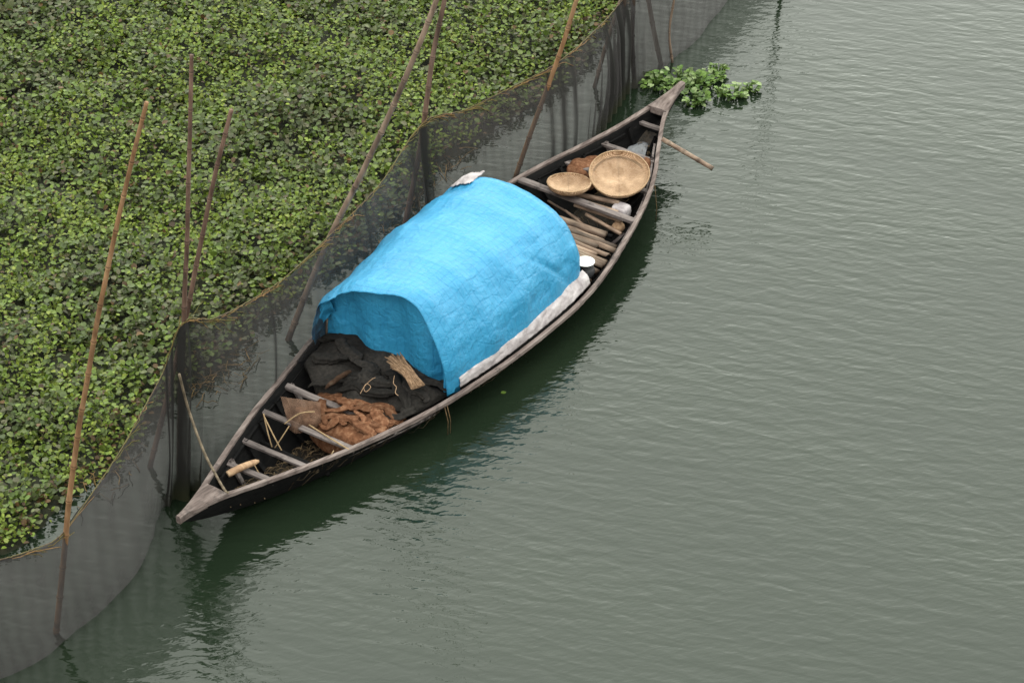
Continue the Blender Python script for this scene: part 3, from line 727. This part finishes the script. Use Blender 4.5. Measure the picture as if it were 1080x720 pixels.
# ------------------------------------------------------------------ heaps in the near end
def heap(name, mat, s0, s1, v0, v1, zf, hf, amp, fr, label, cat, seed, n=110, ratio=1.3, inv=False, rolls=0, rl=1.0):
    b = MB(); rows = []; cl = []
    for i in range(n+1):
        a = -1+2*i/n; r = []; c = []
        for j in range(int(n*ratio)+1):
            k = -1+2*j/int(n*ratio)
            rr = (1-.5*k**4)**.7*(1+.12*n1(k*2.5, seed)); r2 = (1-.5*a**4)**.7*(1+.10*n1(a*2.5, seed+4))
            s = (s0+s1)/2+(s1-s0)/2*a*rr; v = (v0+v1)/2+(v1-v0)/2*k*r2
            lim = gw(s)*.93-.045; v = max(gc(s)-lim, min(gc(s)+lim, v))
            e = max(0, 1-max(abs(a), abs(k))**5)
            def folds(al, f, ph):
                x = (s*math.cos(al)+v*math.sin(al))*f+2.2*n1(s*1.6, v*.8, ph)+.7*n1(s*4.5, v*2, ph+3)
                return 1-abs(math.sin(x))**.6 if inv else (.5+.5*math.sin(2*x))**.75
            mk = min(1, max(0, .5+1.8*n1(s*1.9, v*1.3, seed+50)))
            fo = folds(.35, fr*1.5, seed)*mk+folds(-.5, fr*1.8, seed+7)*(1-mk)
            fo2 = folds(.1, fr*4.0, seed+13)*(1-mk)+folds(.8, fr*3.6, seed+15)*mk
            z = zf+(hf(s, v)-zf)*(e**.45)+amp*(.6*fo-.3+.24*fo2)*e**.4+amp*.9*n1(s*2.2, v*1.6, seed+60)*e+amp*.07*n1(s*25, v*25, seed)*e
            sh = amp*.6*n1(s*fr, v*fr, seed+20)*e
            z = max(z, zf-.02); v2 = v+sh*.6; zk = keel(s); qq = min(1, max(0, (z-zk-.06)/(gz(s)-zk)))**(1/1.9); lm = max(.02, gw(s)*qq**.85-.045); v2 = gc(s)+max(-lm, min(lm, v2-gc(s)))
            r.append(Wd(s+sh, v2, z)); g = max(.5, .95+.7*n1(s*3, v*3, seed+30)); c.append((g, g, g))
        rows.append(r); cl.append(c)
    if rolls:
        for q in range(rolls):
            cs = random.uniform(s0+.08, s1-.15); cv = random.uniform(v0+.15, v1-.15); al = random.gauss(1.35, .5)*random.choice((1, -1)); L = random.uniform(.25, .6)*rl; r0 = random.uniform(.018, .036)*rl; ph = random.uniform(0, 9); pts = []
            for t in np.linspace(-.5, .5, 26):
                ss = cs+math.cos(al)*L*t+.09*n1(t*2.5, ph); vv = cv+math.sin(al)*L*t+.09*n1(t*2.5, ph+5)
                lim = gw(ss)*.93-.06; vv = max(-lim, min(lim, vv)); a_ = (ss-(s0+s1)/2)/((s1-s0)/2); k_ = (vv-(v0+v1)/2)/((v1-v0)/2); e = max(0, 1-max(abs(a_), abs(k_))**5)
                pts.append(np.array(Wd(ss, vv, zf+(hf(ss, vv)-zf)*e**.45+amp*.5+.02*n1(t*4, ph+8))))
            g = random.uniform(.6, 1.25); gr = []; gc_ = []
            for i, p in enumerate(pts):
                tt = pts[min(i+1, 25)]-pts[max(i-1, 0)]; tt /= np.linalg.norm(tt)+1e-9; sd_ = np.cross(tt, Z3); sd_ /= np.linalg.norm(sd_)+1e-9
                w_ = r0*(math.sin(math.pi*(i+.3)/25.6)**.45)*(1+.35*n1(i*.35, ph))
                gr.append([p+(sd_*math.cos(a2)*1.7+Z3*math.sin(a2)*.8)*w_*(1+.22*math.sin(4*a2+ph+.12*i)+.10*n1(a2*3, i*.5, ph)) for a2 in np.linspace(0, 2*math.pi, 20, endpoint=False)]); gc_.append([(g, g, g)]*20)
            b.grid(gr, closed=True, col=gc_)
    b.grid(rows, col=cl); o = b.build(name, mat, origin=Wd((s0+s1)/2, (v0+v1)/2, zf)); tag(o, label, cat); return o
heap('black_net_heap', M['black_cloth'], 2.26, 3.35, -.82, .82, .10, lambda s, v: .345+.03*math.sin((s-2.1)*2.2), .10, 2.6, 'big heap of black fishing net and cloth piled in front of the cabin curtain', 'net heap', 1.5, 150, rolls=16, rl=1.15)
heap('rust_net_heap', M['orange_cloth'], 1.86, 2.52, -.42, .75, .04, lambda s, v: .27+.03*math.sin(v*5)+.05*v, .07, 4.5, 'crumpled rust orange net spilled in front of the black heap', 'net heap', 7.5, 120, 1.8, rolls=22, rl=.9)
heap('rust_cloth', M['orange_cloth'], 2.16, 2.42, .25, .74, .14, lambda s, v: .33, .06, 5.0, 'narrow rust brown cloth roll lying against the right gunwale beside the black heap', 'cloth', 17.5, 50, 2.0)
# brown twist of cloth on the black heap
b = MB(); e0 = P(343, 410, .42); e1 = P(371, 392, .46); pts = [e0+(e1-e0)*t+Z3*(.03*math.sin(t*3)+.015*n1(t*4))+AX3*.03*n1(t*3, 4) for t in np.linspace(0, 1, 16)]
b.tube(pts, [.006+.020*math.sin(math.pi*t)**.5*(1+.4*n1(t*6, 2)) for t in np.linspace(0, 1, 16)], 7, (.35, .45, .55)); tag(b.build('cloth_twist', M['orange_cloth']), 'dull brown twist of cloth on the left of the black heap', 'cloth')
# tan fibre bundle, fanned at its upper left end
b = MB(); a0 = np.array(Wd(2.66, .50, .555)); a1 = np.array(Wd(2.98, .08, .60))
a0 = P(441, 409, .54); a1 = P(414, 377, .58)
side = np.cross(a1-a0, Z3); side /= np.linalg.norm(side)
for k in range(90):
    f = random.uniform(-1, 1); w = .5+.5*random.random()
    pts = []
    for t in np.linspace(0, 1, 7):
        sp_ = .055*(1-t)**2+.018+.07*t**1.6
        pts.append(a0+(a1-a0)*(t*w*1.08)+side*f*sp_+Z3*(.025*random.random()+.03*math.sin(math.pi*t)+.008*n1(k, t*4)))
    g = random.uniform(.5, .95); b.tube(pts, .006, 4, (g, g, g))
tag(b.build('fibre_bundle', M['tan']), 'tan brush like bundle of fibre lying on the black net heap', 'bundle')
# loose curls of twine on the heap
def twine(px, z, r, mat, label, name='twine', cat='twine', group=None, zs=None, col=(1, 1, 1)):
    pts = [P(x, y, z if zs is None else zs[i]) for i, (x, y) in enumerate(px)]; b = MB(); b.tube(spline(pts, 6), r, 5, col)
    return tag(b.build(name, mat), label, cat, group)
twine([(380, 415), (386, 405), (391, 408), (386, 413), (384, 408), (392, 400), (396, 398)], .55, .003, M['tan'], 'curled tan twine loop in the middle of the black heap')
twine([(416, 396), (415, 404), (418, 408), (417, 414), (420, 417)], .55, .0035, M['tan'], 'short pale twine end right of the curled loop, below the fibre bundle')
# brown net hung over the third thwart
b = MB(); rows = []; cl = []
for i in range(33):
    x = i/32; r = []; c = []
    for j in range(29):
        q = j/28
        tpx = 296+42*x+3*n1(x*6, 1); tpy = 418+6*x; bqx = 305+20*x+14*x*x; bqy = 452+3*math.sin(x*5)+8*x*(1-x)
        px_ = tpx*(1-q)+bqx*q; py_ = tpy*(1-q)+bqy*q; z = .42*(1-q)+.24*q+.014*math.sin(x*13+q*4)+.04*math.sin(q*3.1)+.03*n1(x*4, q*3, 2)
        r.append(P(px_, py_, z)); c.append((-.08+.16*math.sin(x*9)**2, 0, 0))
    rows.append(r); cl.append(c)
b.grid(rows, col=cl); tag(b.build('hanging_net', M['brownnet']), 'sheer brown net bunched over the thwart left of the rust net', 'net')
# sticks in the near end
SG = 'thin dry sticks lying in the near end of the boat'
twine([(278, 436), (283, 458), (289, 478)], .3, .007, M['dry'], 'short dry stick leaning down from the left end of the third thwart', 'stick', 'stick', SG, [.40, .27, .1])
twine([(279, 440), (290, 462), (301, 482)], .3, .007, M['dry'], 'dry stick beside the leftmost one, slanting more to the right', 'stick', 'stick', SG, [.38, .26, .1])
twine([(305, 449), (296, 463), (286, 478)], .3, .006, M['dry'], 'dry stick crossing the two others in a narrow cross', 'stick', 'stick', SG, [.34, .25, .1])
twine([(326, 448), (345, 460), (368, 474)], .3, .008, M['dry'], 'long pale stick reaching from the brown net to the right gunwale', 'stick', 'stick', SG, [.3, .31, .36])
twine([(332, 434), (316, 436), (300, 447)], .3, .006, M['dry'], 'bent pale twig over the hanging brown net', 'stick', 'stick', SG, [.44, .42, .32])
twine([(343, 489), (349, 480), (352, 475)], .3, .007, M['dry'], 'stubby stick end against the right gunwale behind the second thwart', 'stick', 'stick', SG, [.22, .3, .33])
twine([(266, 486), (272, 497), (277, 503)], .3, .006, M['dry'], 'tiny twig between the first and second thwarts', 'stick', 'stick', SG, [.3, .24, .2])
# pale cut bamboo tube on the near thwarts
b = MB(); a0 = P(240, 500, .36); a1 = P(273, 486, .37); pts = [a0+(a1-a0)*t+Z3*.012*math.sin(t*3) for t in np.linspace(0, 1, 12)]
b.tube(pts, [.030, .034, .033, .033, .034, .033, .031, .031, .030, .028, .024, .012], 12, [(1.5, 1.35, 1.1)]*12)
tag(b.build('bamboo_tube', M['slat']), 'pale cut bamboo tube resting on the first thwart near the pointed end', 'bamboo')
# mooring rope
b = MB(); pr_ = spline([PY(191, 384, P(190, 524)[1])-np.array([0, .14, 0]), P(199, 432, 1.05), P(215, 476, .75), P(229, 503, .56), P(238, 518, .47), P(241, 519, .47)], 8)
b.tube(pr_, .012, 6, [(.7+.25*math.sin(i*2.2),)*3 for i in range(len(pr_))]); tag(b.build('mooring_rope', M['rope']), 'slack tan mooring rope from the crossed poles to the bow', 'rope')

# ------------------------------------------------------------------ things in the far end
def bowl(name, ctr, rad, dep, tiltx, tilty, label, prof=.78, group=None):
    root = thing(name, tuple(ctr), label, 'basket', group)
    big = rad > .3; n, m = 48, 22; rot = Vector((0, 0, 1)).rotation_difference(Vector((tiltx, tilty, 1)).normalized()).to_matrix()
    def pt(r, z, a, w=0):
        q = rot @ Vector((r*math.cos(a), r*math.sin(a), z)); return (ctr[0]+q.x, ctr[1]+q.y, ctr[2]+q.z)
    b = MB(); rows = []; cl = []
    for i in range(m+1):
        t = i/m; rr = rad*math.sin(t*math.pi/2)**prof if t > 0 else .001; z = -dep*math.cos(t*math.pi/2)**1.0
        ringc = 1
        rows.append([pt(rr*(1+.012*math.sin(3*2*math.pi*k/n+1)), z, 2*math.pi*k/n) for k in range(n)])
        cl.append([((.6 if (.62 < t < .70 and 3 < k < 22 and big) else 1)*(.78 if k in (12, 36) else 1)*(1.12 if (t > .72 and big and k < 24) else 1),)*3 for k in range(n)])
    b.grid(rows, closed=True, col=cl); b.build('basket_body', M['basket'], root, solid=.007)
    e = MB(); ring = [pt(rad*(1+.012*math.sin(3*2*math.pi*k/n+1)), .004+.002*(k % 2), 2*math.pi*k/n) for k in range(n+1)]
    e.tube(ring, .0075, 7, (.9, .9, .85), caps=False); e.build('rim', M['basket'], root)
    return root
bowl('basket', P(600, 193, .50), .228, .09, .02, .12, 'small shallow woven bowl basket left of the big round basket')
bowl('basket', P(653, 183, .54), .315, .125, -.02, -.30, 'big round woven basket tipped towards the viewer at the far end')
heap('rust_rag', M['orange_cloth'], 6.72, 7.22, -.50, -.18, .12, lambda s, v: .36, .05, 7, 'reddish brown rag bundle on the thwart behind the small basket', 'cloth', 31.5, 44, 1.2)
heap('rust_rag', M['orange_cloth'], 7.0, 7.45, -.22, .42, .10, lambda s, v: .38, .05, 7, 'larger reddish brown net bundle behind and right of the big basket', 'cloth', 37.5, 50, 1.2)
heap('plastic_sheet', M['greyplastic'], 7.3, 7.88, -.24, .14, .16, lambda s, v: .30, .07, 4, 'crumpled grey plastic sheet in the narrow far end of the boat', 'plastic sheet', 41.5, 90, 1.0, True)
# bamboo sticks between the broad thwart and the baskets
PG = 'bamboo pieces stowed by the broad far thwart'
def stick2(p, q, z, r, label, c=1.0):
    b = MB(); a0 = P(*p, z); a1 = P(*q, z); pts = [a0+(a1-a0)*t for t in np.linspace(0, 1, 9)]
    b.tube(pts, [r*(1.12 if i in (3, 6) else 1) for i in range(9)], 9, [(c*(.7 if i in (3, 6) else 1),)*3 for i in range(9)]); tag(b.build('bamboo_piece', M['slat']), label, 'bamboo', PG)
stick2((607, 205), (653, 214), .36, .026, 'thick grey bamboo piece nearest below the small basket', .95)
stick2((600, 208), (652, 224), .33, .022, 'pale bamboo piece ending at the white block, second from the small basket', 1.3)
stick2((606, 216), (656, 233), .31, .022, 'pale bamboo piece lying along the broad thwart, third from the small basket', 1.2)
stick2((596, 222), (624, 244), .22, .014, 'thin pale cane slanting below the broad thwart near the tarpaulin', 1.1)
stick2((578, 212), (612, 232), .22, .012, 'thin dark cane just below the left half of the broad thwart', .55)
stick2((618, 226), (655, 247), .24, .020, 'short pale bamboo piece under the right part of the broad thwart', 1.4)
# white block of foam
b = MB(); ctr = np.array(P(655, 222, .30)); rows = []
for i in range(13):
    ph = math.pi*i/12-math.pi/2; r = []
    for j in range(20):
        a = 2*math.pi*j/20; cx = math.copysign(abs(math.cos(a))**.45, math.cos(a)); sy = math.copysign(abs(math.sin(a))**.45, math.sin(a)); k = abs(math.cos(ph))**.4
        p = ctr+AX3*.085*sy*k+NX3*.095*cx*k+Z3*.07*math.copysign(abs(math.sin(ph))**.5, math.sin(ph)); p = p+.012*np.array([n1(*(p*9)), n1(*(p*9+5)), n1(*(p*9+9))]); r.append(p)
    rows.append(r)
b.grid(rows, closed=True); tag(b.build('foam_block', M['white']), 'small dirty white foam block at the right end of the bamboo pieces', 'block')
b = MB(); ctr = np.array(P(652, 240, .22)); rows = []
for i in range(11):
    ph = math.pi*i/10-math.pi/2
    rows.append([ctr+.06*(np.array([math.cos(2*math.pi*j/18), math.sin(2*math.pi*j/18), 0])*math.cos(ph)*1.2+Z3*math.sin(ph))*(1+.2*n1(i*.4, j*.4)) for j in range(18)])
b.grid(rows, closed=True); tag(b.build('cloth_bag', M['tan']), 'small tan cloth bag under the right end of the broad thwart', 'bag')
# cooking pot and plate
def lathe(name, ctr, prof, mat, parent=None, n=32, origin=None):
    b = MB(); b.grid([[(ctr[0]+r*math.cos(2*math.pi*k/n), ctr[1]+r*math.sin(2*math.pi*k/n), ctr[2]+z) for k in range(n)] for r, z in prof], closed=True)
    return b.build(name, mat, parent, origin=origin)
pc = P(617, 292, .25)
pt_ = thing('cooking_pot', tuple(pc), 'round dark sooty cooking pot at the corner of the tarpaulin', 'pot')
lathe('pot_body', pc, [(.001, 0), (.05, 0), (.085, .03), (.098, .075), (.088, .12), (.072, .145), (.078, .158), (.073, .158), (.068, .146), (.08, .12), (.001, .10)], M['pot'], pt_)
lathe('neck_ring', (pc[0], pc[1], pc[2]+.150), [(.070, -.005), (.085, .002), (.085, .008), (.070, .008)], M['pot'], pt_)
pp = (pc[0], pc[1]+.004, pc[2]+.166)
o = lathe('plate', pp, [(.001, -.004), (.05, -.004), (.062, .006), (.094, .018), (.096, .022), (.090, .022), (.060, .012), (.048, .003), (.03, .003), (.025, .012), (.001, .016)], M['enamel'], None, 36, pp)
tag(o, 'white enamel plate lying on top of the dark pot', 'plate')
# small rags and pieces along the right gunwale
heap('rag', M['orange_cloth'], 5.0, 5.22, .70, .88, .2, lambda s, v: .36, .03, 9, 'small brown rag by the gunwale just below the cooking pot', 'cloth', 51.5, 30, 1)
# punting pole sticking out over the right side
b = MB(); a0 = P(686, 140, .42); a0 = np.array(a0); am = P(704, 150, gz(7.75)+.055); a1 = P(752, 178, .40)
d = (a1-am); pts = [am-d*.12+(d*1.12)*t for t in np.linspace(0, 1, 22)]
b.tube(pts, [.026*(1.14 if i % 6 == 3 else 1) for i in range(22)], 10, [((.55 if i % 6 == 3 else 1.0)*(.9 if i < 20 else .5),)*3 for i in range(22)])
tag(b.build('punting_pole', M['slat']), 'reddish bamboo pole end sticking out over the water at the far end', 'pole')

# roots and weed hanging along the hull
b = MB()
clumps = [(1.35, .16), (1.62, .10), (1.9, .10), (2.2, .16), (2.7, .08), (3.3, .14), (3.8, .2), (4.4, .2), (5.0, .15), (5.6, .2), (6.2, .1), (6.7, .06)]
for k in range(170):
    c0, sg = random.choice(clumps); s = c0+random.gauss(0, sg); w = gw(s); z = gz(s)-random.uniform(.03, .16); v = gc(s)+w*((z-keel(s))/(gz(s)-keel(s)))**(.85/1.9)+.01; L = random.expovariate(18)+.02
    a = random.uniform(-1.2, 1.2)
    pts = [Wd(s+a*L*t+.04*n1(k, t*3), v-.10*t*L/.1*.6+.02*n1(k+5, t*3), max(-.01, z-L*t*random.uniform(.5, 1.1)+.03*n1(k+3, t*2))) for t in (0, .35, .7, 1)]
    g = random.uniform(.3, 1.2); b.tube(pts, random.uniform(.002, .0045), 3, (g, g*.95, g*.9))
for s in (2.72, 2.75, 6.9): b.tube([Wd(s, gc(s)+gw(s)+.02, gz(s)), Wd(s+.01, gc(s)+gw(s)+.05, .15), Wd(s, gc(s)+gw(s)+.05, -.02)], .004, 4, (1.8, 1.5, 1.2))
tag(b.build('hanging_roots', M['root'], origin=Wd(3, 1, 0)), kind='stuff')

# ------------------------------------------------------------------ floating water hyacinth clump by the far tip
def hyacinth(cx, cy, rad, nl, label):
    rad *= .88; nl = int(nl*1.1)
    root = thing('water_hyacinth', (cx, cy, 0), label, 'plant', 'water hyacinths floating by the far tip of the boat')
    n = nl; a = rng.uniform(0, 6.28, n); rr = rad*np.sqrt(rng.random(n)); X = cx+np.cos(a)*rr; Y = cy+np.sin(a)*rr
    Z = .03+.11*rng.random(n)*(1.0-rr/rad*.65)
    size = rng.uniform(.045, .08, n); az = a+rng.normal(0, .8, n); tilt = rng.normal(.25, .4, n)
    pal = np.array([[.13, .22, .04], [.10, .18, .04], [.17, .26, .07], [.24, .31, .14], [.07, .12, .03]])
    col = pal[rng.integers(0, 5, n)]*rng.uniform(.75, 1.25, (n, 1))
    V, F, K = make_leaves(X, Y, Z, az, tilt, size, rng.uniform(.85, 1.15, n), col, rng.uniform(.6, 1.8, n)); np_mesh('leaves', V, F, K, M['leaf'], root)
    b = MB()
    for k in range(0, n, 2): b.tube([(cx+(X[k]-cx)*.5, cy+(Y[k]-cy)*.5, -.02), (X[k], Y[k], Z[k]*.6), (X[k]+.01*math.cos(az[k]), Y[k]+.01*math.sin(az[k]), Z[k]+.004)], [.012, .009, .003], 5, (.09, .15, .035))
    b.build('stalks', M['leaf'], root)
for (px, py), r, n, lab in (((692, 85), .21, 64, 'green hyacinth at the left end of the floating clump, against the net'), ((712, 92), .17, 44, 'hyacinth in the near edge of the clump just left of the boat tip'), ((716, 80), .20, 62, 'hyacinth in the middle of the clump right behind the boat tip'),
    ((737, 86), .19, 56, 'hyacinth in the clump directly right of the boat tip'), ((733, 103), .17, 50, 'bright hyacinth tuft nearest the viewer, right of the boat tip'), ((750, 80), .17, 48, 'tall hyacinth at the upper right of the main clump'),
    ((757, 72), .11, 22, 'small pale hyacinth at the topmost right corner of the main clump'), ((774, 96), .17, 44, 'low hyacinth floating apart between the main clump and the rightmost tuft'), ((760, 97), .08, 12, 'tiny hyacinth sprig linking the main clump to the low one'), ((792, 91), .10, 20, 'small rightmost hyacinth tuft floating alone')):
    q = P(px, py, .06); hyacinth(q[0], q[1], r, n, lab)
# stray leaf on the water
V, F, K = make_leaves(np.array([P(528, 415)[0]]), np.array([P(528, 415)[1]]), np.array([.006]), np.array([.4]), np.array([0.]), np.array([.06]), np.array([.8]), np.array([[.1, .16, .03]]), np.array([.3]))
tag(np_mesh('floating_leaf', V, F, K, M['leaf'], origin=(P(528, 415)[0], P(528, 415)[1], 0)), 'single green leaf on the dark water below the boat middle', 'leaf')
